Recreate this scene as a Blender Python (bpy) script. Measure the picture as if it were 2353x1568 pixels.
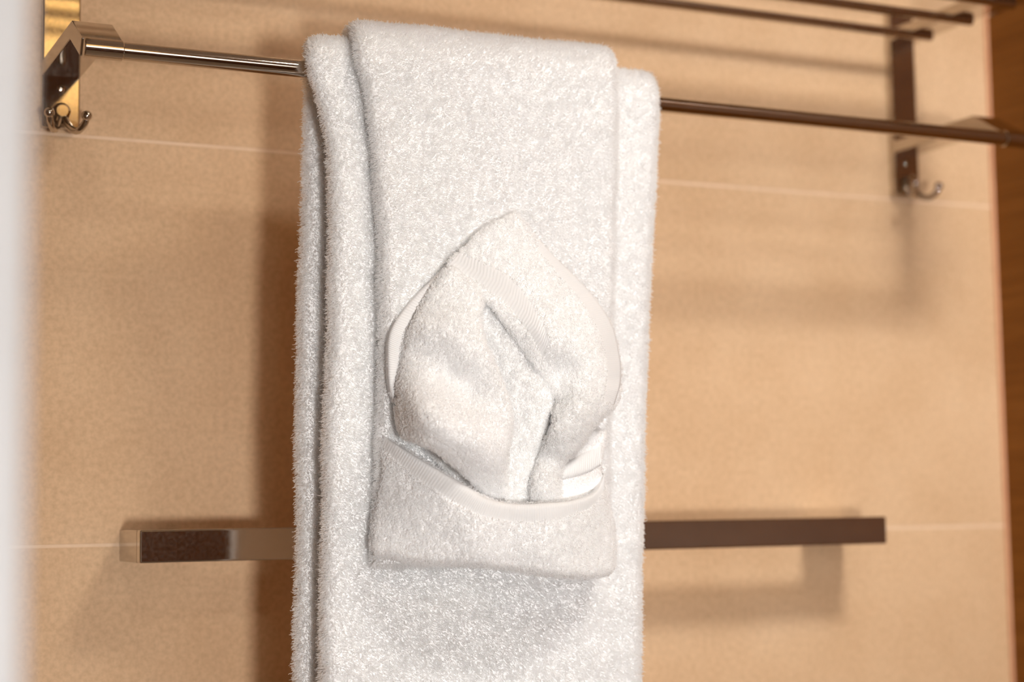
import bpy, bmesh, math, random
import numpy as np
from mathutils import Matrix, Vector
from mathutils.geometry import delaunay_2d_cdt

random.seed(7); rng = np.random.default_rng(7)
sc = bpy.context.scene
for o in list(bpy.data.objects): bpy.data.objects.remove(o, do_unlink=True)
col = sc.collection

# ------------------------------------------------------------------ camera
FW, FH, FPX = 2353.0, 1568.0, 3976.8
YAW, PITCH, ROLL = 0.44084, 0.096095, -0.01403
CAM = np.array([0.0, -1.2, 0.0])
_f = np.array([math.sin(YAW)*math.cos(PITCH), math.cos(YAW)*math.cos(PITCH), math.sin(PITCH)])
_r0 = np.array([math.cos(YAW), -math.sin(YAW), 0.0]); _u0 = np.cross(_r0, _f)
_r = math.cos(ROLL)*_r0 + math.sin(ROLL)*_u0
_u = -math.sin(ROLL)*_r0 + math.cos(ROLL)*_u0
cd = bpy.data.cameras.new('camera'); cam = bpy.data.objects.new('camera', cd); col.objects.link(cam)
M = Matrix.Identity(4)
for i in range(3):
    M[i][0], M[i][1], M[i][2], M[i][3] = _r[i], _u[i], -_f[i], CAM[i]
cam.matrix_world = M
cd.sensor_width = 36.0; cd.lens = 36.0*FPX/FW; cd.clip_start = 0.02
cd.dof.use_dof = True; cd.dof.focus_distance = 1.105; cd.dof.aperture_fstop = 3.4
sc.camera = cam

def at(x, y, Y):
    """world point seen at pixel (x, y) on the plane at depth Y in front of the tiled wall"""
    d = _f + _r*(x-FW/2)/FPX - _u*(y-FH/2)/FPX
    return CAM + d*((Y-CAM[1])/d[1])
def at_arr(xy, Y):
    xy = np.asarray(xy, float); Y = np.broadcast_to(np.asarray(Y, float), (len(xy),))
    d = _f[None] + _r[None]*((xy[:, 0]-FW/2)/FPX)[:, None] - _u[None]*((xy[:, 1]-FH/2)/FPX)[:, None]
    return CAM[None] + d*((Y-CAM[1])/d[:, 1])[:, None]

# ------------------------------------------------------------------ world, lights, exposure
w = bpy.data.worlds.new('world'); sc.world = w; w.use_nodes = True
w.node_tree.nodes['Background'].inputs[0].default_value = (0.9, 0.86, 0.82, 1)
w.node_tree.nodes['Background'].inputs[1].default_value = 0.05
def area(name, loc, target, size, power, colr):
    l = bpy.data.lights.new(name, 'AREA'); l.shape = 'DISK'; l.size = size; l.energy = power; l.color = colr
    o = bpy.data.objects.new(name, l); col.objects.link(o)
    o.matrix_world = Matrix.Translation(Vector(loc)) @ (Vector(target)-Vector(loc)).to_track_quat('-Z', 'Y').to_matrix().to_4x4()
    return o
CEIL = 1.15
LAMPS = [((0.90, -1.05, CEIL), 0.38), ((0.05, -1.75, CEIL), 0.16)]
area('downlight_main', (0.90, -1.05, CEIL-0.012), (1.0, 0.0, 0.14), 0.38, 4.7, (1.0, 1.0, 1.0)).data.spread = math.radians(74)
area('fill_downlight_rear', (0.05, -1.75, CEIL-0.012), (0.10, -1.2, 0.0), 0.16, 4.0, (1.0, 0.965, 0.93))  # added lamp out of view, brightens the white partition end
area('front_fill_light', (0.80, -2.20, 0.42), (0.98, 0.0, 0.10), 0.56, 0.40, (1.0, 1.0, 1.0)).data.spread = math.radians(50)  # added soft fill from the front right, no mirror behind it
area('vanity_light', (0.16, -2.22, -0.28), (0.52, 0.0, -0.06), 0.24, 5.0, (1.0, 0.975, 0.95)).data.spread = math.radians(80)
sc.view_settings.view_transform = 'Standard'; sc.view_settings.look = 'None'
sc.view_settings.gamma = 1.0; sc.view_settings.use_curve_mapping = False
sc.view_settings.exposure = -0.19
sc.cycles.diffuse_bounces = 12; sc.cycles.transmission_bounces = 12; sc.cycles.max_bounces = 12; sc.cycles.adaptive_threshold = 0.2

# ------------------------------------------------------------------ helpers
def tag(o, label=None, cat=None, group=None, kind=None):
    if label: o['label'] = label
    if cat: o['category'] = cat
    if group: o['group'] = group
    if kind: o['kind'] = kind
    return o
def link(name, me, mat=None, parent=None, smooth=False):
    o = bpy.data.objects.new(name, me); col.objects.link(o)
    if mat is not None and len(me.materials) == 0: me.materials.append(mat)
    if smooth: me.polygons.foreach_set('use_smooth', [True]*len(me.polygons))
    if parent is not None:
        o.parent = parent
        o.matrix_parent_inverse = Matrix.Translation(-Vector(parent.location))
    return o
def empty(name, loc):
    o = bpy.data.objects.new(name, None); o.empty_display_size = 0.02; o.location = loc; col.objects.link(o); return o
def bmobj(name, bm, mat, parent=None, smooth=False):
    me = bpy.data.meshes.new(name); bm.normal_update(); bm.to_mesh(me); bm.free()
    return link(name, me, mat, parent, smooth)
def box_bm(lo, hi, bev=0.0, seg=2):
    bm = bmesh.new(); bmesh.ops.create_cube(bm, size=1.0)
    lo, hi = Vector(lo), Vector(hi); c = (lo+hi)/2; s = hi-lo
    for v in bm.verts: v.co = Vector((v.co.x*s.x, v.co.y*s.y, v.co.z*s.z)) + c
    if bev > 0: bmesh.ops.bevel(bm, geom=bm.edges[:], offset=bev, segments=seg, affect='EDGES', profile=0.5)
    return bm
def auto_smooth(o, ang=14):
    me = o.data
    me.polygons.foreach_set('use_smooth', [True]*len(me.polygons))
    bm = bmesh.new(); bm.from_mesh(me)
    for e in bm.edges:
        if len(e.link_faces) == 2 and e.calc_face_angle(0) > math.radians(ang): e.smooth = False
    bm.to_mesh(me); bm.free(); return o
def prism_bm(poly, x0, x1, bev=0.0007):
    """extrude a (y, z) outline along X"""
    bm = bmesh.new()
    a = [bm.verts.new((x0, y, z)) for y, z in poly]; b = [bm.verts.new((x1, y, z)) for y, z in poly]
    n = len(poly)
    bm.faces.new(a); bm.faces.new(b[::-1])
    for i in range(n): bm.faces.new((a[(i+1) % n], a[i], b[i], b[(i+1) % n]))
    bmesh.ops.recalc_face_normals(bm, faces=bm.faces[:])
    if bev: bmesh.ops.bevel(bm, geom=bm.edges[:], offset=bev, segments=2, affect='EDGES', profile=0.5)
    return bm
def lathe_x(prof, c, seg=40):
    """revolve a list of (x, radius) around the X axis through c=(y, z)"""
    bm = bmesh.new(); rings = []
    for x, r in prof:
        rings.append([bm.verts.new((x, c[0]+r*math.cos(2*math.pi*k/seg), c[1]+r*math.sin(2*math.pi*k/seg))) for k in range(seg)])
    for a, b in zip(rings[:-1], rings[1:]):
        for k in range(seg): bm.faces.new((a[k], a[(k+1) % seg], b[(k+1) % seg], b[k]))
    bm.faces.new(rings[0][::-1]); bm.faces.new(rings[-1])
    bmesh.ops.recalc_face_normals(bm, faces=bm.faces[:])
    return bm
def tube_bm(pts, rad, seg=14):
    pts = [Vector(p) for p in pts]; n = len(pts); bm = bmesh.new(); rings = []
    up = Vector((1, 0, 0))
    for i, p in enumerate(pts):
        t = (pts[min(i+1, n-1)]-pts[max(i-1, 0)]).normalized()
        a = t.cross(up)
        if a.length < 1e-4: a = t.cross(Vector((0, 0, 1)))
        a.normalize(); b = t.cross(a).normalized(); r = rad[i] if hasattr(rad, '__len__') else rad
        rings.append([bm.verts.new(p + a*r*math.cos(2*math.pi*k/seg) + b*r*math.sin(2*math.pi*k/seg)) for k in range(seg)])
    for a, b in zip(rings[:-1], rings[1:]):
        for k in range(seg): bm.faces.new((a[k], a[(k+1) % seg], b[(k+1) % seg], b[k]))
    bm.faces.new(rings[0][::-1]); bm.faces.new(rings[-1])
    bmesh.ops.recalc_face_normals(bm, faces=bm.faces[:])
    return bm
def spline(pts, n):
    """Catmull-Rom through 3-D or 2-D points, n samples"""
    P = np.asarray(pts, float); P = np.vstack([2*P[0]-P[1], P, 2*P[-1]-P[-2]])
    m = len(P)-3; out = []
    for s in np.linspace(0, m-1e-9, n):
        i = int(s); t = s-i; a, b, c, d = P[i:i+4]
        out.append(0.5*((2*b)+(-a+c)*t+(2*a-5*b+4*c-d)*t*t+(-a+3*b-3*c+d)*t**3))
    return np.array(out)

# ------------------------------------------------------------------ materials
def mat(name):
    m = bpy.data.materials.new(name); m.use_nodes = True; nt = m.node_tree
    return m, nt, nt.nodes['Principled BSDF']
def N(nt, t, **kw):
    n = nt.nodes.new(t)
    for k, v in kw.items(): setattr(n, k, v)
    return n
def ramp(nt, fac, stops):
    r = N(nt, 'ShaderNodeValToRGB'); e = r.color_ramp.elements
    while len(e) < len(stops): e.new(0.5)
    for k, (p, c) in zip(e, stops): k.position = p; k.color = (*c, 1)
    nt.links.new(fac, r.inputs[0]); return r.outputs[0]
def coords(nt, scale=(1, 1, 1)):
    tc = N(nt, 'ShaderNodeTexCoord'); mp = N(nt, 'ShaderNodeMapping'); mp.inputs['Scale'].default_value = scale
    nt.links.new(tc.outputs['Object'], mp.inputs[0]); return mp.outputs[0]
def noise(nt, vec, scale, detail=4, rough=0.6):
    n = N(nt, 'ShaderNodeTexNoise'); n.inputs['Scale'].default_value = scale; n.inputs['Detail'].default_value = detail
    n.inputs['Roughness'].default_value = rough; nt.links.new(vec, n.inputs['Vector']); return n.outputs['Fac']
def mix(nt, fac, a, b, mode='MIX'):
    n = N(nt, 'ShaderNodeMix', data_type='RGBA', blend_type=mode)
    for s, v in ((n.inputs['Factor'], fac), (n.inputs['A'], a), (n.inputs['B'], b)):
        if hasattr(v, 'is_linked'): nt.links.new(v, s)
        elif isinstance(v, (int, float)): s.default_value = v
        else: s.default_value = (*v, 1)
    return n.outputs['Result']
def bump(nt, bsdf, h, strength, dist=0.001):
    b = N(nt, 'ShaderNodeBump'); b.inputs['Strength'].default_value = strength; b.inputs['Distance'].default_value = dist
    nt.links.new(h, b.inputs['Height']); nt.links.new(b.outputs[0], bsdf.inputs['Normal'])

# beige stone tile
M_tile, nt, b = mat('beige_tile'); v = coords(nt)
c1 = ramp(nt, noise(nt, v, 9, 5, .6), [(.30, (.65, .43, .25)), (.70, (.74, .515, .32))])
c2 = mix(nt, .8, c1, ramp(nt, noise(nt, v, 260, 3, .7), [(.32, (.80, .77, .74)), (.62, (1.03, 1.02, 1.01))]), 'MULTIPLY')
nt.links.new(c2, b.inputs['Base Color']); b.inputs['Roughness'].default_value = .62
b.inputs['Specular IOR Level'].default_value = .3
bump(nt, b, noise(nt, v, 500, 3, .6), .08, .0006)
# grout
M_grout, nt, b = mat('pale_grout'); v = coords(nt)
nt.links.new(ramp(nt, noise(nt, v, 90, 3), [(.3, (.76, .55, .375)), (.7, (.82, .61, .43))]), b.inputs['Base Color']); b.inputs['Roughness'].default_value = .85
# wood, grain running away from the tiled wall
M_wood, nt, b = mat('brown_wood'); v = coords(nt, (6, 1.2, 22))
n1 = noise(nt, v, 2.2, 6, .62)
v2 = coords(nt, (30, 5, 300))
c = mix(nt, .5, ramp(nt, n1, [(.25, (.13, .042, .006)), (.5, (.235, .088, .013)), (.75, (.33, .135, .027))]),
        ramp(nt, noise(nt, v2, 2.0, 3), [(.3, (.15, .052, .008)), (.7, (.29, .115, .021))]))
nt.links.new(c, b.inputs['Base Color']); b.inputs['Roughness'].default_value = .5; b.inputs['Specular IOR Level'].default_value = .12
bump(nt, b, n1, .12, .0008)
# peach strip along the corner
M_corner, nt, b = mat('corner_strip'); v = coords(nt)
nt.links.new(ramp(nt, noise(nt, v, 40, 2), [(.3, (.62, .30, .16)), (.7, (.68, .36, .2))]), b.inputs['Base Color']); b.inputs['Roughness'].default_value = .6
# white paint
M_white, nt, b = mat('white_paint'); v = coords(nt)
nt.links.new(ramp(nt, noise(nt, v, 30, 3), [(.3, (.70, .715, .735)), (.7, (.74, .755, .775))]), b.inputs['Base Color']); b.inputs['Roughness'].default_value = .55
M_ceil, nt, b = mat('ceiling_paint'); v = coords(nt)
nt.links.new(ramp(nt, noise(nt, v, 20, 3), [(.3, (.72, .70, .66)), (.7, (.76, .74, .70))]), b.inputs['Base Color']); b.inputs['Roughness'].default_value = .7
M_floor, nt, b = mat('floor_tile'); v = coords(nt)
nt.links.new(ramp(nt, noise(nt, v, 8, 5), [(.3, (.52, .45, .38)), (.7, (.60, .53, .45))]), b.inputs['Base Color']); b.inputs['Roughness'].default_value = .5
# polished steel
M_chrome, nt, b = mat('polished_steel'); v = coords(nt)
nt.links.new(ramp(nt, noise(nt, v, 60, 3), [(.3, (.545, .485, .42)), (.7, (.58, .52, .455))]), b.inputs['Base Color'])
b.inputs['Metallic'].default_value = 1.0
nt.links.new(ramp(nt, noise(nt, v, 400, 2), [(.3, (.07,)*3), (.7, (.11,)*3)]), b.inputs['Roughness'])
# cotton (cloth body, terry loops, woven border)
def cotton(name, colr, transl):
    m, nt, b = mat(name); v = coords(nt); nt.nodes.remove(b)
    cc = ramp(nt, noise(nt, v, 120, 1), [(.3, tuple(k*.985 for k in colr)), (.7, colr)])
    d = N(nt, 'ShaderNodeBsdfDiffuse'); nt.links.new(cc, d.inputs[0]); out = d.outputs[0]
    if transl:
        t = N(nt, 'ShaderNodeBsdfTranslucent'); nt.links.new(cc, t.inputs[0])
        mx = N(nt, 'ShaderNodeMixShader'); mx.inputs[0].default_value = transl
        nt.links.new(d.outputs[0], mx.inputs[1]); nt.links.new(t.outputs[0], mx.inputs[2]); out = mx.outputs[0]
    nt.links.new(out, nt.nodes['Material Output'].inputs[0])
    return m
M_cloth = cotton('white_cotton', (.97, .97, .97), 0)
M_pile = cotton('white_terry_plush', (.981, .982, .983), .56)
M_loop = cotton('white_terry_loops', (.988, .989, .990), .54)
M_band = cotton('white_woven_border', (.84, .84, .84), 0)
M_glow, nt, b = mat('lamp_diffuser')
b.inputs['Base Color'].default_value = (.9, .88, .84, 1)
b.inputs['Emission Color'].default_value = (1.0, .80, .52, 1); b.inputs['Emission Strength'].default_value = 14.0
M_glow2, nt, b = mat('front_lamp_diffuser')
b.inputs['Base Color'].default_value = (.9, .9, .88, 1)
b.inputs['Emission Color'].default_value = (1.0, .96, .90, 1); b.inputs['Emission Strength'].default_value = 1.5

M_amber, nt, b = mat('amber_glass')
b.inputs['Base Color'].default_value = (.8, .6, .3, 1)
b.inputs['Emission Color'].default_value = (1.0, .62, .22, 1); b.inputs['Emission Strength'].default_value = 2.6
# ------------------------------------------------------------------ the room
XW = 1.0443                       # wooden side wall
wall = bmobj('wall_back', box_bm((-0.9, 0.00025, -1.3), (XW+.1, 0.05, CEIL)), M_grout)
tag(wall, 'beige stone tiled wall with pale horizontal grout lines', kind='structure')
ZJ = [-1.30, -0.8724, -0.5888, -0.3052, -0.0216, 0.2620, 0.5456, 0.8292, CEIL]; XJ = [-0.9, -0.16, XW]
g = 0.0011; tcache = {}
for i in range(len(XJ)-1):
    for j in range(len(ZJ)-1):
        wdt, hgt = XJ[i+1]-XJ[i]-2*g, ZJ[j+1]-ZJ[j]-2*g
        key = (round(wdt, 4), round(hgt, 4))
        if key not in tcache:
            bm = box_bm((-wdt/2, 0, -hgt/2), (wdt/2, 0.006, hgt/2), .0003, 2); me = bpy.data.meshes.new('tile')
            bm.to_mesh(me); bm.free(); me.materials.append(M_tile); tcache[key] = me
        t = bpy.data.objects.new('tile', tcache[key]); col.objects.link(t); t.parent = wall
        t.location = ((XJ[i]+XJ[i+1])/2, 0.0, (ZJ[j]+ZJ[j+1])/2)
wr = bmobj('wall_right', box_bm((XW+.012, -2.3, -1.3), (XW+.1, 0.0, CEIL)), M_wood)
tag(wr, 'dark brown wood clad side wall meeting the tiles', kind='structure')
for z0, z1 in ((-1.3, 0.436), (0.446, CEIL)):
    bmobj('wood_panel', box_bm((XW, -2.3, z0), (XW+.0125, -0.0002, z1), .001, 2), M_wood, wr)
corner_trim = bmobj('trim_1', tube_bm([(XW-.0006, -.0012, -1.3), (XW-.0006, -.0012, CEIL)], .0022, 8), M_corner, None, True)
tag(corner_trim, 'thin peach strip in the corner of tiles and wood', kind='structure')
# white partition end close to the camera, out of focus
fx = float(at(72, 500, -0.74)[0])
wl = bmobj('wall_left', box_bm((-0.9, -0.74, -1.3), (fx, -0.69, CEIL), .004, 3), M_white)
tag(wl, 'out of focus white painted wall end in the left foreground', kind='structure')
tag(bmobj('wall_side', box_bm((-0.95, -2.3, -1.3), (-0.9, 0.05, CEIL)), M_white), 'white side wall beyond the partition', kind='structure')
tag(bmobj('wall_front', box_bm((-0.95, -2.35, -1.3), (XW+.1, -2.3, CEIL)), M_wood), 'brown wood clad wall facing the towel rack', kind='structure')
tag(bmobj('floor', box_bm((-0.95, -2.35, -1.35), (XW+.1, 0.05, -1.3)), M_floor), 'pale stone bathroom floor', kind='structure')
tag(bmobj('ceiling', box_bm((-0.95, -2.35, CEIL), (XW+.1, 0.05, CEIL+.05)), M_ceil), 'off white bathroom ceiling', kind='structure')

# ------------------------------------------------------------------ towel rack
rack = tag(empty('towel_rack', (0.58, 0, 0.30)), 'polished steel towel rack with overhead shelf rods, above the flat bar', 'towel rack')
PW = 0.026; PL, PR = 0.208, 0.9305
RY, RZ = -0.1445, 0.2862           # axis of the front rod
hook_parts = []
for px0 in (PL, PR):
    px1 = px0+PW; cx = (px0+px1)/2
    o = bmobj('wall_plate', box_bm((px0, -.008, .2650), (px1, 0.0, .430), .0012, 3), M_chrome, rack); auto_smooth(o)
    # arm with a lip bent down at the front
    poly = [(-.007, .3118), (-.1105, .3122), (-.1430, .2925), (-.1375, .2822), (-.1040, .3018), (-.007, .3012)]
    o = bmobj('rod_arm', prism_bm(poly, px0, px1), M_chrome, rack); auto_smooth(o)
    o = bmobj('rod_cap', lathe_x([(px0+.0008, .0058), (px0+.0014, .0064), (px1-.0016, .0064), (px1-.001, .0058)], (RY, RZ)), M_chrome, rack); auto_smooth(o)
    # shelf arm, longer, with a turned down front edge
    poly = [(-.007, .4100), (-.2550, .4100), (-.2700, .4040), (-.2670, .3960), (-.2520, .4005), (-.007, .4002)]
    o = bmobj('shelf_arm', prism_bm(poly, px0, px1), M_chrome, rack); auto_smooth(o)
    # double robe hook
    hk = bmobj('hook', lathe_x([(0, .0055), (.0018, .0062), (.0045, .0058), (.006, .004)], (0, 0), 24), M_chrome, rack); auto_smooth(hk)
    for vv in hk.data.vertices:
        x, y, z = vv.co; vv.co = (cx+y, -.008-x, .2760+z)
    for sx in (-1, 1):
        pts = spline([(cx+sx*.001, -.009, .2740), (cx+sx*.004, -.017, .2640), (cx+sx*.008, -.025, .2600), (cx+sx*.0115, -.032, .2640), (cx+sx*.0125, -.034, .2690)], 22)
        o = bmobj('prong', tube_bm(pts, np.linspace(.0028, .0022, 22), 12), M_chrome, hk, True)
        bm = bmesh.new(); bmesh.ops.create_uvsphere(bm, u_segments=18, v_segments=12, radius=.0036)
        bmesh.ops.translate(bm, vec=Vector(pts[-1]), verts=bm.verts[:])
        bmobj('ball_tip', bm, M_chrome, hk, True)
    bm = bmesh.new(); bmesh.ops.create_uvsphere(bm, u_segments=16, v_segments=10, radius=.0030)
    for vv in bm.verts: vv.co.y *= .45
    bmesh.ops.translate(bm, vec=Vector((cx, -.0082, .2925)), verts=bm.verts[:])
    bmobj('screw_head', bm, M_chrome, rack, True)
o = bmobj('towel_rod', lathe_x([(PL+PW-.002, .0056), (PR+.002, .0056)], (RY, RZ), 48), M_chrome, rack); auto_smooth(o)
for yy in (-.036, -.088, -.14, -.192, -.244):
    o = bmobj('shelf_rod', lathe_x([(PL+.004, .0032), (PL+.005, .0040), (PR+PW-.005, .0040), (PR+PW-.004, .0032)], (yy, .3988), 32), M_chrome, rack); auto_smooth(o)

# ------------------------------------------------------------------ flat towel bar below
tb = tag(empty('towel_bar', (0.57, 0, -0.022)), 'flat polished steel towel bar with square edges, below the rack', 'towel bar')
bl, br_ = 0.2655, 0.8690
o = bmobj('bar', box_bm((bl, -.060, -.0330), (br_, -.0500, -.0112), .0012, 3), M_chrome, tb); auto_smooth(o)
for x0, x1 in ((bl, bl+.040), (0.829, 0.869)):
    o = bmobj('post', box_bm((x0, -.0505, -.0330), (x1, 0.0, -.0112), .0010, 3), M_chrome, tb); auto_smooth(o)

# ------------------------------------------------------------------ terry pile
def fnoise(P, seed, freq, n=10):
    """smooth pseudo noise, values about -1..1"""
    r = np.random.default_rng(seed); out = np.zeros(len(P))
    for _ in range(n):
        k = r.normal(size=3)*freq; out += np.sin(P @ k + r.uniform(0, 6.28))
    return out/math.sqrt(n)*.9
def sample_mesh(V, T, density, keep=None):
    A, B, C = V[T[:, 0]], V[T[:, 1]], V[T[:, 2]]
    nrm = np.cross(B-A, C-A); ar = np.linalg.norm(nrm, axis=1)/2
    # smooth vertex normals
    vn = np.zeros_like(V)
    for k in range(3): np.add.at(vn, T[:, k], nrm)
    vn /= np.linalg.norm(vn, axis=1)[:, None]+1e-12
    n = int(ar.sum()*density)
    idx = rng.choice(len(T), n, p=ar/ar.sum())
    a, b2 = rng.random(n), rng.random(n); fl = a+b2 > 1; a[fl] = 1-a[fl]; b2[fl] = 1-b2[fl]; c = 1-a-b2
    P = A[idx]*c[:, None]+B[idx]*a[:, None]+C[idx]*b2[:, None]
    Nn = vn[T[idx, 0]]*c[:, None]+vn[T[idx, 1]]*a[:, None]+vn[T[idx, 2]]*b2[:, None]
    Nn /= np.linalg.norm(Nn, axis=1)[:, None]+1e-12
    if keep is not None:
        k = keep(P, Nn); P, Nn = P[k], Nn[k]
    return P, Nn
def make_curves(name, pts, rad, parent, material):
    n, k, _ = pts.shape
    hc = bpy.data.hair_curves.new(name); hc.add_curves([k]*n)
    hc.attributes['position'].data.foreach_set('vector', pts.reshape(-1).astype(np.float32))
    ra = hc.attributes.get('radius') or hc.attributes.new('radius', 'FLOAT', 'POINT')
    ra.data.foreach_set('value', rad.reshape(-1).astype(np.float32))
    hc.materials.append(material)
    o = bpy.data.objects.new(name, hc); col.objects.link(o)
    o.parent = parent; o.matrix_parent_inverse = Matrix.Translation(-Vector(parent.location))
    o['kind'] = 'stuff'
    return o
def tangent_frame(Nn):
    ref = np.where(np.abs(Nn[:, [2]]) > .9, np.array([[1., 0, 0]]), np.array([[0, 0, 1.]]))
    a = np.cross(ref, Nn); a /= np.linalg.norm(a, axis=1)[:, None]+1e-12
    return a, np.cross(Nn, a)
def fluff(P, Nn, length, droop, r0, r1, seed, k=4, wild=.55, clump=.5):
    """plush strands that lean in drifting tufts"""
    n = len(P); a, b2 = tangent_frame(Nn)
    th = fnoise(P, seed, 140)*2.0 + fnoise(P, seed+1, 480)*1.3
    mag = .5+.5*fnoise(P, seed+2, 330)
    D = Nn*.9 + (a*np.cos(th)[:, None]+b2*np.sin(th)[:, None])*(clump*mag)[:, None] + rng.normal(size=(n, 3))*wild*.5
    D += np.array([0, 0, -1.])*droop
    D /= np.linalg.norm(D, axis=1)[:, None]
    L = length*(.65+.6*rng.random(n))
    curl = np.cross(D, rng.normal(size=(n, 3))); curl /= np.linalg.norm(curl, axis=1)[:, None]+1e-9
    t = np.linspace(0, 1, k)
    pts = P[:, None] - Nn[:, None]*.0004 + D[:, None]*(L[:, None]*t)[..., None] \
        + curl[:, None]*(L[:, None]*.38*np.sin(t*2.6)*t)[..., None] + np.array([0, 0, -1.])*(L[:, None]*droop*.35*t*t)[..., None]
    rad = np.broadcast_to(r0+(r1-r0)*t, (n, k))*(.8+.4*rng.random(n))[:, None]
    return pts, rad
def loops(P, Nn, height, width, r, seed, k=6):
    """terry loops: out and back into the cloth"""
    n = len(P); a, b2 = tangent_frame(Nn)
    ph = rng.uniform(0, 2*math.pi, n)
    S = a*np.cos(ph)[:, None]+b2*np.sin(ph)[:, None]
    lean = fnoise(P, seed, 400)
    D = Nn + rng.normal(size=(n, 3))*.35 + a*(.35*lean)[:, None] + np.array([0, 0, -1.])*.22
    D /= np.linalg.norm(D, axis=1)[:, None]
    H = height*(.6+.7*rng.random(n)); Wd = width*(.7+.6*rng.random(n))
    t = np.linspace(0, 1, k); up = np.sin(math.pi*t)**.8; sd = -np.cos(math.pi*t)*(1-.35*np.cos(2*math.pi*(t-.5)))
    pts = P[:, None]-Nn[:, None]*.0003 + D[:, None]*(H[:, None]*up)[..., None] + S[:, None]*(Wd[:, None]*.5*sd)[..., None]
    rad = np.full((n, k), r)*(.85+.3*rng.random(n))[:, None]
    return pts, rad

# ------------------------------------------------------------------ draped towels
def drape(thick, radius, zf, zb, front_edges, back_edges, seed, amp=.0010, ny=130, nx=64):
    """a folded towel hung over the front rod: returns vertices and quads of a closed body.
    front_edges/back_edges: lists of (z, x_left, x_right)."""
    path = []
    zt = RZ
    nf = 70
    for z in np.linspace(zf, zt, nf): path.append((RY-radius, z, -1, 0, z, 0))
    na = 18
    for k in range(1, na):
        a = math.pi*k/na; path.append((RY-radius*math.cos(a), zt+radius*math.sin(a), -math.cos(a), math.sin(a), zt, k/na))
    for z in np.linspace(zt, zb, 50): path.append((RY+radius, z, 1, 0, z, 1))
    fe, be = np.array(sorted(front_edges)), np.array(sorted(back_edges))
    m = 10
    # stadium cross section, (u across -1..1 with edge arc, v normal -1..1)
    sec = []
    for k in range(nx+1): sec.append((-1+2*k/nx, 1.0, 0))
    for k in range(1, m): sec.append((1, math.cos(math.pi*k/m), math.sin(math.pi*k/m)))
    for k in range(nx+1): sec.append((1-2*k/nx, -1.0, 0))
    for k in range(1, m): sec.append((-1, -math.cos(math.pi*k/m), -math.sin(math.pi*k/m)))
    sec = np.array(sec); V = []
    for (y, z, ny_, nz_, zr, s) in path:
        fl, fr = np.interp(zr, fe[:, 0], fe[:, 1]), np.interp(zr, fe[:, 0], fe[:, 2])
        bl_, brr = np.interp(zr, be[:, 0], be[:, 1]), np.interp(zr, be[:, 0], be[:, 2])
        e = s*s*(3-2*s)
        xl, xr = fl+(bl_-fl)*e, fr+(brr-fr)*e
        h = thick/2; c, hw = (xl+xr)/2, (xr-xl)/2-h
        x = c+sec[:, 0]*hw+sec[:, 2]*h
        V.append(np.stack([x, y+ny_*h*sec[:, 1], z+nz_*h*sec[:, 1]], 1))
    V = np.array(V); R_, S_, _ = V.shape
    Vf = V.reshape(-1, 3)
    d = fnoise(Vf, seed, 28)*amp + fnoise(Vf, seed+5, 90)*amp*.5
    nn = np.array([[p[2], p[3]] for p in path]); nn = np.repeat(nn, S_, 0); sg = np.tile(sec[:, 1], R_)
    Vf = Vf.copy(); Vf[:, 1] += nn[:, 0]*d*sg; Vf[:, 2] += nn[:, 1]*d*sg
    Vf[:, 0] += fnoise(np.stack([Vf[:, 2]*0, Vf[:, 1]*.3, Vf[:, 2]], 1), seed+9, 45)*.0009
    Q = []
    for i in range(R_-1):
        for j in range(S_):
            j2 = (j+1) % S_; Q.append((i*S_+j, i*S_+j2, (i+1)*S_+j2, (i+1)*S_+j))
    caps = [list(range(S_))[::-1], [(R_-1)*S_+j for j in range(S_)]]
    return Vf, Q, caps
def poly_object(name, V, faces, material, parent):
    me = bpy.data.meshes.new(name); me.from_pydata([tuple(p) for p in V], [], faces); me.update()
    bm = bmesh.new(); bm.from_mesh(me); bmesh.ops.recalc_face_normals(bm, faces=bm.faces[:]); bm.to_mesh(me); bm.free()
    return link(name, me, material, parent, True)
def tris_of(o):
    me = o.data; me.calc_loop_triangles()
    V = np.empty(3*len(me.vertices), np.float32); me.vertices.foreach_get('co', V)
    T = np.empty(3*len(me.loop_triangles), np.int32); me.loop_triangles.foreach_get('vertices', T)
    return V.reshape(-1, 3).astype(float), T.reshape(-1, 3)

def edge(px, py, Y): return at(px, py, Y)
BT, BR = 0.0145, 0.0056+.0015+.0145/2            # bath towel thickness and bend radius
YF, YB = RY-BR-BT/2, RY+BR                       # its front face / its rear half
HT = 0.0120; HR = BR+BT/2+.0010+HT/2             # hand towel
YH = RY-HR-HT/2
def fe_pt(pl, pr, Y):
    a, b2 = at(*pl, Y), at(*pr, Y); return (float(a[2]+b2[2])/2, float(a[0]), float(b2[0]))
bath = tag(empty('bath_towel', (0.47, RY, RZ)), 'wide white terry bath towel folded over the rod, hanging behind the others', 'towel')
fe = [fe_pt((746, 1568), (1476, 1590), YF), fe_pt((752, 1200), (1480, 1200), YF), fe_pt((767, 800), (1492, 800), YF), fe_pt((772, 560), (1502, 560), YF),
      fe_pt((766, 350), (1512, 370), YF), fe_pt((738, 220), (1518, 270), YF), fe_pt((716, 150), (1516, 230), YF)]
be = [fe_pt((681, 1568), (1440, 1568), YB), fe_pt((688, 900), (1450, 900), YB), fe_pt((703, 330), (1464, 330), YB), fe_pt((703, 200), (1470, 240), YB)]
V, Q, caps = drape(BT, BR, -.20, -.24, fe, be, 11, .0011)
bath_cloth = poly_object('cloth', V, Q+caps, M_cloth, bath)
hand = tag(empty('hand_towel', (0.47, RY, RZ)), 'narrower white terry towel over the bath towel, hem turned up into a pocket', 'towel')
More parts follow.
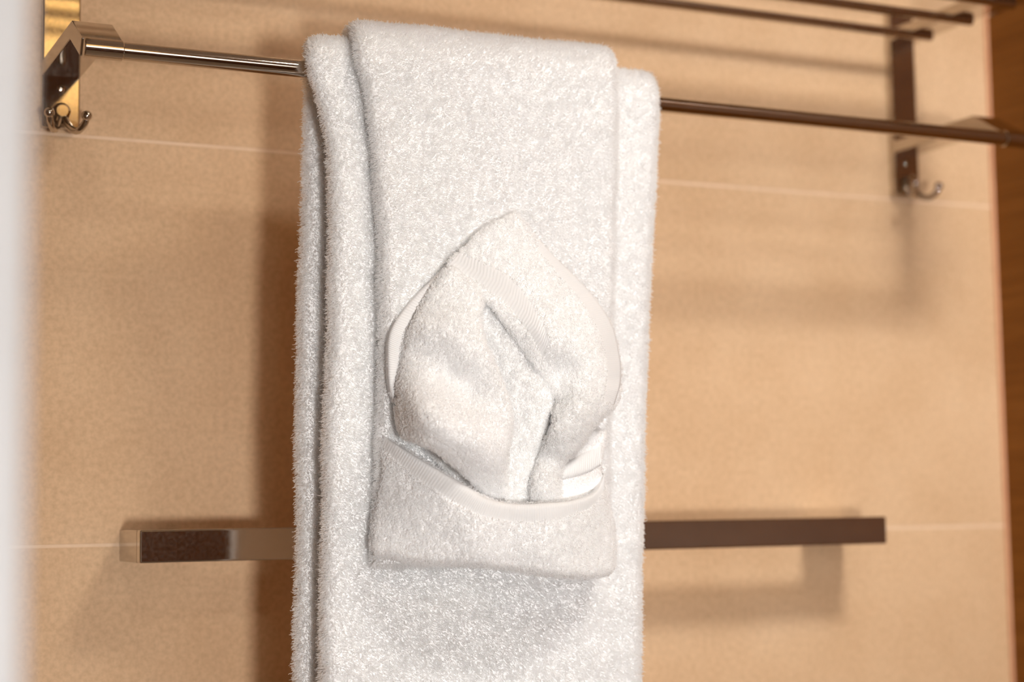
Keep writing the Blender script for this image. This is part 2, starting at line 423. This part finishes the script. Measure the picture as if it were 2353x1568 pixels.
hfe = [fe_pt((862, 1290), (1404, 1320), YH), fe_pt((872, 1100), (1404, 1100), YH), fe_pt((884, 800), (1408, 800), YH), fe_pt((880, 560), (1414, 560), YH),
       fe_pt((870, 400), (1420, 400), YH), fe_pt((852, 220), (1424, 240), YH), fe_pt((826, 120), (1424, 180), YH)]
hbe = [(-.06, .400, .545), (.2, .395, .55), (RZ, float(at(815, 120, RY)[0]), float(at(1420, 180, RY)[0]))]
HZ = float(at(1130, 1290, YH)[2])
V, Q, caps = drape(HT, HR, HZ, .05, hfe, hbe, 23, .0010)
hand_cloth = poly_object('cloth', V, Q+caps, M_cloth, hand)

# ------------------------------------------------------------------ shaped cloth patches (pocket, folded washcloth)
def tps(ctrl):
    C = np.array(ctrl, float); X = C[:, :2]/200.0; n = len(X)
    def U(r2): return np.where(r2 > 1e-12, r2*np.log(np.maximum(r2, 1e-12))*.5, 0)
    K = U(((X[:, None]-X[None])**2).sum(-1)) + np.eye(n)*.004
    Pm = np.hstack([np.ones((n, 1)), X]); A = np.zeros((n+3, n+3)); A[:n, :n] = K; A[:n, n:] = Pm; A[n:, :n] = Pm.T
    s = np.linalg.solve(A, np.concatenate([C[:, 2], np.zeros(3)]))
    def f(xy):
        q = np.asarray(xy, float)/200.0
        return U(((q[:, None]-X[None])**2).sum(-1)) @ s[:n] + s[n] + q @ s[n+1:]
    return f
def closed_spline(pts, step=9.0, sharp=()):
    P = np.array(pts, float); n = len(P); out = []
    for i in range(n):
        a, b2, c, d = P[i-1], P[i], P[(i+1) % n], P[(i+2) % n]
        if i in sharp: a = 2*b2-c
        if (i+1) % n in sharp: d = 2*c-b2
        m = max(2, int(np.linalg.norm(c-b2)/step))
        for t in np.arange(m)/m:
            out.append(0.5*((2*b2)+(-a+c)*t+(2*a-5*b2+4*c-d)*t*t+(-a+3*b2-3*c+d)*t**3))
    return np.array(out)
def inside(poly, q):
    x, y = q[:, 0], q[:, 1]; r = np.zeros(len(q), bool); n = len(poly)
    for i in range(n):
        x1, y1 = poly[i]; x2, y2 = poly[(i+1) % n]
        c = ((y1 > y) != (y2 > y)); xi = (x2-x1)*(y-y1)/(y2-y1+1e-12)+x1
        r ^= c & (x < xi)
    return r
def dist_poly(poly, q):
    d = np.full(len(q), 1e9); n = len(poly)
    for i in range(n):
        a, b2 = poly[i], poly[(i+1) % n]; ab = b2-a
        t = np.clip(((q-a) @ ab)/(ab @ ab+1e-12), 0, 1)
        d = np.minimum(d, np.linalg.norm(q-a-t[:, None]*ab, axis=1))
    return d
SC = 3976.8/1.12      # pixels per metre at the cloth
def patch(name, outline, ctrl, parent, thick=.004, sharp=(), step=9.0, rpx=None, seed=1, ruffle=.0006):
    poly = closed_spline(outline, step, sharp); f = tps(ctrl)
    lo, hi = poly.min(0), poly.max(0)
    gx, gy = np.meshgrid(np.arange(lo[0], hi[0], step), np.arange(lo[1], hi[1], step)); gx[1::2] += step/2
    q = np.stack([gx.ravel(), gy.ravel()], 1); q = q[inside(poly, q)]
    q = q[dist_poly(poly, q) > step*.45]
    allp = np.vstack([poly, q]); nb = len(poly)
    vs, es, fs, *_ = delaunay_2d_cdt([Vector(p) for p in allp], [], [list(range(nb))], 1, 1e-4)
    P2 = np.array([(p.x, p.y) for p in vs]); T = np.array([list(t) for t in fs])
    rpx = rpx or thick*.5*SC
    d = dist_poly(poly, P2); u = np.clip(1-d/rpx, 0, 1); r = rpx/SC
    Yf = f(P2)
    W0 = at_arr(P2, Yf)
    Yf = Yf + fnoise(W0, seed, 60)*ruffle + fnoise(W0, seed+3, 170)*ruffle*.4
    dome = 1-np.sqrt(np.clip(1-u*u, 0, 1))
    F = at_arr(P2, Yf + dome*min(thick*.5, r))
    B = F.copy(); B[:, 1] = np.maximum(F[:, 1]+1e-4, Yf + thick - dome*thick*.5 + 0*Yf)
    # counter-clockwise front facing the room (towards -y)
    a, b2, c = F[T[:, 0]], F[T[:, 1]], F[T[:, 2]]
    flip = np.cross(b2-a, c-a)[:, 1] > 0; T[flip] = T[flip][:, ::-1]
    n = len(F); faces = [tuple(t) for t in T] + [tuple(int(k)+n for k in t[::-1]) for t in T]
    cnt = {}
    for t in T:
        for i in range(3): cnt[(t[i], t[(i+1) % 3])] = 1
    for (i, j) in list(cnt):
        if (j, i) not in cnt: faces.append((int(j), int(i), int(i)+n, int(j)+n))
    faces = [tuple(int(k) for k in fc) for fc in faces]
    me = bpy.data.meshes.new(name); me.from_pydata([tuple(p) for p in np.vstack([F, B])], [], faces); me.update()
    o = link(name, me, M_cloth, parent, True)
    return dict(obj=o, V=F, T=T, f=f, poly=poly)
def strip(name, up, lo, f, parent, proud=.0016, fade=False, rib=5.0, rib_h=.00045, slant=.0, rows=10, thick=.003, seed=1, chevron=False):
    """woven border: a ribbed ribbon between two pixel polylines lying on the surface f"""
    L = np.linalg.norm(np.diff(np.array(up, float), axis=0), axis=1).sum(); n = int(L/rib*4)
    A, B = spline(up, n), spline(lo, n); V = []
    for j in range(rows+1):
        t = j/rows; P2 = A*(1-t)+B*t
        edge_ = min(t, 1-t)*rows
        s = np.arange(n)*L/n
        ph = s/rib*2*math.pi + (abs(t-.5) if chevron else t)*slant
        hgt = proud*((min(1, .3+t*rows*.45)*(1-t**2)-.25*t) if fade else min(1, .25+edge_*.5)) + rib_h*np.sin(ph)*(0 if edge_ < .5 else 1)
        V.append(at_arr(P2, f(P2)-hgt))
    V = np.array(V); R_, S_, _ = V.shape; Bk = V.copy(); Bk[..., 1] += thick
    faces = []
    for i in range(R_-1):
        for j in range(S_-1):
            k = i*S_+j; faces.append((k, k+1, k+S_+1, k+S_))
    n0 = R_*S_
    ring = [j for j in range(S_)] + [i*S_+S_-1 for i in range(1, R_)] + [(R_-1)*S_+j for j in range(S_-2, -1, -1)] + [i*S_ for i in range(R_-2, 0, -1)]
    for i in range(len(ring)):
        a, b2 = ring[i], ring[(i+1) % len(ring)]; faces.append((b2, a, a+n0, b2+n0))
    faces += [tuple(k+n0 for k in fc[::-1]) for fc in faces[:(R_-1)*(S_-1)]]
    o = poly_object(name, np.vstack([V.reshape(-1, 3), Bk.reshape(-1, 3)]), faces, M_band, parent)
    return o, np.vstack([A*.95+B*.05, (B*(.70 if fade else .93)+A*(.30 if fade else .07))[::-1]])

# --- pocket: hem of the narrower towel turned up
PO = [(866, 992), (932, 1034), (999, 1075), (1075, 1120), (1123, 1147), (1187, 1159), (1250, 1157), (1314, 1151), (1362, 1135), (1381, 1108), (1387, 1086),
      (1396, 1150), (1411, 1215), (1413, 1272), (1402, 1316), (1330, 1328), (1235, 1320), (1155, 1307), (1075, 1300), (979, 1297), (900, 1284), (856, 1270),
      (852, 1225), (862, 1160), (872, 1085)]
PC = [(866, 995, YH+.010), (900, 1014, YH-.003), (932, 1034, YH-.012), (999, 1075, YH-.026), (1075, 1120, YH-.036), (1187, 1159, YH-.042), (1314, 1151, YH-.038), (1362, 1135, YH-.028), (1386, 1090, YH-.010),
      (860, 1160, YH+.001), (852, 1230, YH-.001), (860, 1275, YH-.006), (1000, 1200, YH-.028), (1187, 1215, YH-.042), (1330, 1210, YH-.036), (1405, 1200, YH-.014), (1412, 1275, YH-.014),
      (1000, 1295, YH-.027), (1200, 1315, YH-.037), (1380, 1320, YH-.024), (1100, 1250, YH-.041), (1270, 1260, YH-.042)]
pocket = patch('pocket', PO, PC, hand, thick=.0120, sharp=(0, 10), seed=31, ruffle=.0007)
HEM_U = [(868, 993), (932, 1034), (999, 1075), (1075, 1120), (1123, 1147), (1187, 1159), (1250, 1157), (1314, 1151), (1362, 1135), (1380, 1110), (1386, 1088)]
HEM_L = [(864, 1030), (915, 1080), (975, 1130), (1043, 1178), (1105, 1206), (1187, 1217), (1262, 1209), (1320, 1194), (1364, 1172), (1384, 1140), (1391, 1108)]
hem, hem_poly = strip('woven_border', HEM_U, HEM_L, pocket['f'], hand, proud=.0026, fade=True, rib=5.0, slant=9.0, rows=12, thick=.007, rib_h=.00018)

hem['label'] = 'smooth ribbed woven border along the pocket edge'
# --- washcloth
wash = tag(empty('washcloth', (0.475, YH-.02, 0.05)), 'small white washcloth folded to a point, tucked into the towel pocket', 'washcloth')
y0 = YH-.0035
BACK = [(1120, 600), (1050, 600), (1024, 613), (989, 648), (947, 690), (909, 741), (895, 779), (893, 827), (896, 884), (906, 930), (950, 1000), (1060, 1120), (1200, 1178), (1300, 1170),
        (1345, 1010), (1390, 930), (1390, 850), (1370, 760), (1300, 680), (1200, 600)]
BC = [(1030, 615, y0-.004), (950, 690, y0-.003), (900, 780, y0-.004), (900, 880, y0-.004), (910, 940, y0-.003), (1060, 900, y0-.004), (1060, 1100, y0-.004), (1120, 680, y0-.014), (1130, 800, y0-.015), (1165, 900, y0-.017), (1180, 1000, y0-.019), (1190, 792, y0-.0215), (1235, 856, y0-.024), (1272, 912, y0-.0255),
      (1225, 1000, y0-.023), (1195, 1100, y0-.022), (1195, 1170, y0-.020), (1390, 900, y0-.003), (1380, 760, y0-.002), (1280, 680, y0-.003), (1300, 1100, y0-.010)]
back = patch('back_fold', BACK, BC, wash, thick=.0030, seed=40, ruffle=.0004)
LEAF = [(1180, 487), (1158, 500), (1101, 530), (1075, 559), (1027, 609), (1062, 650), (1110, 690), (1150, 735), (1190, 792), (1235, 856), (1272, 912), (1300, 955), (1350, 985), (1375, 965), (1413, 930), (1425, 885), (1426, 843),
        (1419, 795), (1407, 750), (1381, 705), (1346, 661), (1305, 619), (1266, 581), (1228, 540), (1195, 496)]
LC = [(1180, 490, y0-.006), (1100, 535, y0-.007), (1230, 545, y0-.006), (1160, 580, y0-.014), (1030, 610, y0-.007), (1305, 620, y0-.008), (1380, 705, y0-.009), (1420, 800, y0-.012), (1422, 890, y0-.018), (1375, 965, y0-.022),
      (1260, 650, y0-.018), (1320, 720, y0-.024), (1355, 800, y0-.033), (1300, 790, y0-.036), (1270, 835, y0-.029), (1300, 850, y0-.028), (1345, 870, y0-.036), (1300, 930, y0-.032), (1350, 940, y0-.038),
      (1110, 690, y0-.018), (1190, 792, y0-.023), (1235, 856, y0-.0255), (1272, 912, y0-.027), (1200, 700, y0-.024), (1140, 650, y0-.018), (1240, 760, y0-.032)]
leaf = patch('right_fold', LEAF, LC, wash, thick=.0030, sharp=(0,), seed=41, ruffle=.0005)
# right hand roll with the slit beside the centre
RR = [(1278, 905), (1330, 890), (1395, 880), (1424, 890), (1412, 932), (1375, 968), (1354, 995), (1337, 1024), (1300, 1060), (1288, 1100), (1284, 1170), (1217, 1170), (1222, 1095), (1238, 1040), (1262, 985)]
RC = [(1278, 905, y0-.022), (1330, 890, y0-.036), (1424, 895, y0-.022), (1375, 968, y0-.030), (1337, 1024, y0-.030), (1290, 1090, y0-.027), (1284, 1165, y0-.022), (1217, 1165, y0-.020), (1238, 1040, y0-.023), (1330, 950, y0-.042), (1285, 1000, y0-.038), (1255, 1090, y0-.031), (1250, 1150, y0-.028), (1385, 915, y0-.034)]
roll = patch('right_roll', RR, RC, wash, thick=.009, seed=47, ruffle=.0006)
# left flap folded forward
LF = [(1030, 613), (1065, 632), (1096, 655), (1112, 690), (1106, 730), (1116, 785), (1142, 843), (1164, 900), (1176, 940), (1178, 985), (1168, 1050), (1165, 1105), (1170, 1168), (1128, 1165), (1107, 1137), (1078, 1104),
      (1024, 1058), (1004, 1040), (957, 1018), (918, 1000), (905, 950), (906, 915), (916, 859), (928, 795), (947, 741), (973, 690), (998, 651)]
FC = [(1030, 615, y0-.012), (1096, 655, y0-.017), (1106, 730, y0-.026), (1116, 785, y0-.033), (1142, 843, y0-.037), (1170, 920, y0-.039), (1176, 985, y0-.039), (1166, 1080, y0-.033), (1165, 1165, y0-.018),
      (1107, 1137, y0-.022), (1024, 1058, y0-.034), (957, 1018, y0-.028), (915, 990, y0-.010), (906, 915, y0-.007), (928, 795, y0-.008), (973, 690, y0-.008), (1030, 720, y0-.022), (980, 760, y0-.020),
      (985, 805, y0-.019), (1035, 865, y0-.023), (1085, 915, y0-.030), (950, 900, y0-.026), (960, 950, y0-.038), (1030, 970, y0-.048), (1100, 1010, y0-.050), (1130, 1070, y0-.040), (1075, 820, y0-.032), (1060, 760, y0-.030), (1110, 870, y0-.034)]
flap = patch('left_flap', LF, FC, wash, thick=.0050, seed=53, ruffle=.0005)
# tucked corner on the right, inside the pocket
CO = [(1336, 1026), (1358, 990), (1394, 990), (1393, 1020), (1384, 1058), (1380, 1115), (1350, 1160), (1286, 1165), (1289, 1090), (1300, 1062)]
CC = [(1336, 1026, y0-.012), (1358, 992, y0-.010), (1393, 992, y0-.008), (1384, 1058, y0-.009), (1378, 1110, y0-.010), (1290, 1100, y0-.022), (1330, 1080, y0-.020), (1286, 1160, y0-.022), (1350, 1160, y0-.014)]
corner = patch('tucked_corner', CO, CC, wash, thick=.004, sharp=(1, 2), seed=59, ruffle=.0003)
CU = [(1296, 1068), (1325, 1050), (1352, 1036), (1384, 1024)]; CL = [(1291, 1104), (1325, 1096), (1354, 1086), (1380, 1070)]
_, corner_poly = strip('woven_border', CU, CL, corner['f'], wash, proud=.0016, rib=5.5, slant=4, rows=8, thick=.003)
# woven borders of the washcloth
DU = [(1058, 580), (1107, 601), (1164, 630), (1206, 672), (1244, 732), (1266, 780)]
DL = [(1028, 612), (1091, 648), (1139, 685), (1187, 731), (1219, 776), (1246, 828)]
_, dob_poly = strip('woven_border', DU, DL, leaf['f'], wash, proud=.0005, rib=8.0, slant=9.0, rows=14, thick=.003, chevron=True, rib_h=.00025)
RU = [(1240, 552), (1268, 583), (1307, 621), (1348, 663), (1383, 707), (1408, 752), (1420, 797), (1427, 843), (1425, 885), (1412, 930)]
RL = [(1232, 575), (1252, 598), (1284, 636), (1318, 676), (1350, 722), (1372, 766), (1384, 806), (1390, 846), (1388, 885), (1380, 918)]
def f_right(q):
    t = np.clip((q[:, 1]-865)/35, 0, 1); t = t*t*(3-2*t)
    return np.minimum(leaf['f'](q), leaf['f'](q)*(1-t)+np.minimum(roll['f'](q), leaf['f'](q))*t)
_, rim_poly = strip('woven_border', RU, RL, f_right, wash, proud=.0010, rib=5.0, slant=9, rows=10, thick=.0045, rib_h=.00018)
LU = [(1040, 594), (1022, 614), (988, 648), (946, 690), (908, 741), (894, 779), (892, 827), (895, 884), (905, 925)]
LL = [(1050, 602), (1034, 628), (1004, 664), (966, 708), (934, 757), (922, 797), (919, 838), (920, 884), (924, 922)]
_, lrim_poly = strip('woven_border', LU, LL, back['f'], wash, proud=.0010, rib=5.0, slant=7, rows=8, thick=.0045, rib_h=.00018)

# ------------------------------------------------------------------ terry loops on everything
def px_of(P):
    d = P-CAM; z = d @ _f
    return np.stack([FW/2+FPX*(d @ _r)/z, FH/2-FPX*(d @ _u)/z], 1)
hx0, hx1 = float(at(895, 600, YH)[0]), float(at(1395, 600, YH)[0])
def keep_bath(P, Nn):
    front = Nn[:, 1] < .35
    under = (P[:, 0] > hx0+.012) & (P[:, 0] < hx1-.008) & (P[:, 2] > HZ+.02) & (P[:, 1] < RY+.012)
    return front & ~under & (P[:, 2] > -.19)
def keep_hand(P, Nn):
    return (Nn[:, 1] < .5) & (P[:, 1] < RY+HR)
V, T = tris_of(bath_cloth); P, Nn = sample_mesh(V, T, 1.7e6, keep_bath)
pts, rad = fluff(P, Nn, .0030, .18, .00027, .00016, 101, wild=.34, clump=.28)
make_curves('pile', pts, rad, bath, M_pile); n1 = len(P)
P, Nn = sample_mesh(V, T, 2.6e5, keep_bath)
pts, rad = fluff(P, Nn, .0043, .15, .00022, .00014, 111, wild=.55, clump=.5); make_curves('long_fibres', pts, rad, bath, M_pile)
V, T = tris_of(hand_cloth); P, Nn = sample_mesh(V, T, 1.7e6, keep_hand)
pts, rad = fluff(P, Nn, .0030, .18, .00027, .00016, 131, wild=.34, clump=.28)
make_curves('pile', pts, rad, hand, M_pile); n2 = len(P)
P, Nn = sample_mesh(V, T, 2.6e5, keep_hand)
pts, rad = fluff(P, Nn, .0042, .15, .00022, .00014, 141, wild=.55, clump=.5); make_curves('long_fibres', pts, rad, hand, M_pile)
def patch_loops(pt, parent, bald, density, h, wd, r, seed):
    P, Nn = sample_mesh(pt['V'], pt['T'], density)
    if bald:
        q = px_of(P); k = np.ones(len(P), bool)
        for poly in bald: k &= ~inside(poly, q)
        P, Nn = P[k], Nn[k]
    pts, rad = loops(P, Nn, h, wd, r, seed)
    make_curves('terry_loops', pts, rad, parent, M_loop); return len(P)
n3 = patch_loops(pocket, hand, [hem_poly], 1.7e6, .0018, .0014, .00025, 201)
n4 = patch_loops(back, wash, [lrim_poly], 1.5e6, .0018, .0012, .00025, 209)
n4 += patch_loops(leaf, wash, [dob_poly, rim_poly], 1.6e6, .0016, .0012, .00026, 211)
n4 += patch_loops(flap, wash, [], 1.8e6, .0015, .0012, .00025, 221)
n4 += patch_loops(roll, wash, [rim_poly], 1.8e6, .0020, .0013, .00026, 231)
n4 += patch_loops(corner, wash, [corner_poly], 1.2e6, .0010, .0010, .00022, 241)
print('strands', n1, n2, n3, n4)

# ------------------------------------------------------------------ ceiling lamps
for (loc, d), lab in zip(LAMPS, ('round recessed ceiling lamp near the wooden wall', 'unseen round ceiling lamp added to brighten the white partition')):
    L = tag(empty('ceiling_lamp', loc), lab, 'lamp')
    bm = bmesh.new(); bmesh.ops.create_cone(bm, cap_ends=True, segments=40, radius1=d/2, radius2=d/2, depth=.004)
    bmesh.ops.translate(bm, vec=Vector(loc)+Vector((0, 0, -.003)), verts=bm.verts[:])
    bmobj('diffuser', bm, M_glow, L)
    pts = [(loc[0]+(d/2+.006)*math.cos(2*math.pi*k/40), loc[1]+(d/2+.006)*math.sin(2*math.pi*k/40), loc[2]-.004) for k in range(41)]
    bmobj('trim_ring', tube_bm(pts, .006, 10), M_chrome, L, True)
for (x, z, r), nm, lab in (((.80, .42, .28), 'front_fill_lamp', 'large round unseen lamp added on the wooden wall for soft front fill'), ((.16, -.28, .12), 'vanity_lamp', 'small round white lamp low on the wooden wall facing the rack')):
    L = tag(empty(nm, (x, -2.25, z)), lab, 'lamp')
    bm = bmesh.new(); bmesh.ops.create_cone(bm, cap_ends=True, segments=40, radius1=r, radius2=r, depth=.03, matrix=Matrix.Rotation(math.pi/2, 4, 'X'))
    bmesh.ops.translate(bm, vec=Vector((x, -2.255, z)), verts=bm.verts[:]); bmobj('diffuser', bm, M_glow2, L)
    bmobj('mount', box_bm((x-.05, -2.302, z-.05), (x+.05, -2.268, z+.05), .004), M_chrome, L)
L = tag(empty('wall_lamp', (0.64, -2.28, .97)), 'amber glass wall lamp high on the wooden wall', 'lamp')
bmobj('shade', box_bm((.55, -2.27, .80), (.73, -2.20, 1.12), .02, 4), M_amber, L)
bmobj('mount', box_bm((.58, -2.302, .88), (.70, -2.268, 1.04), .004), M_chrome, L)
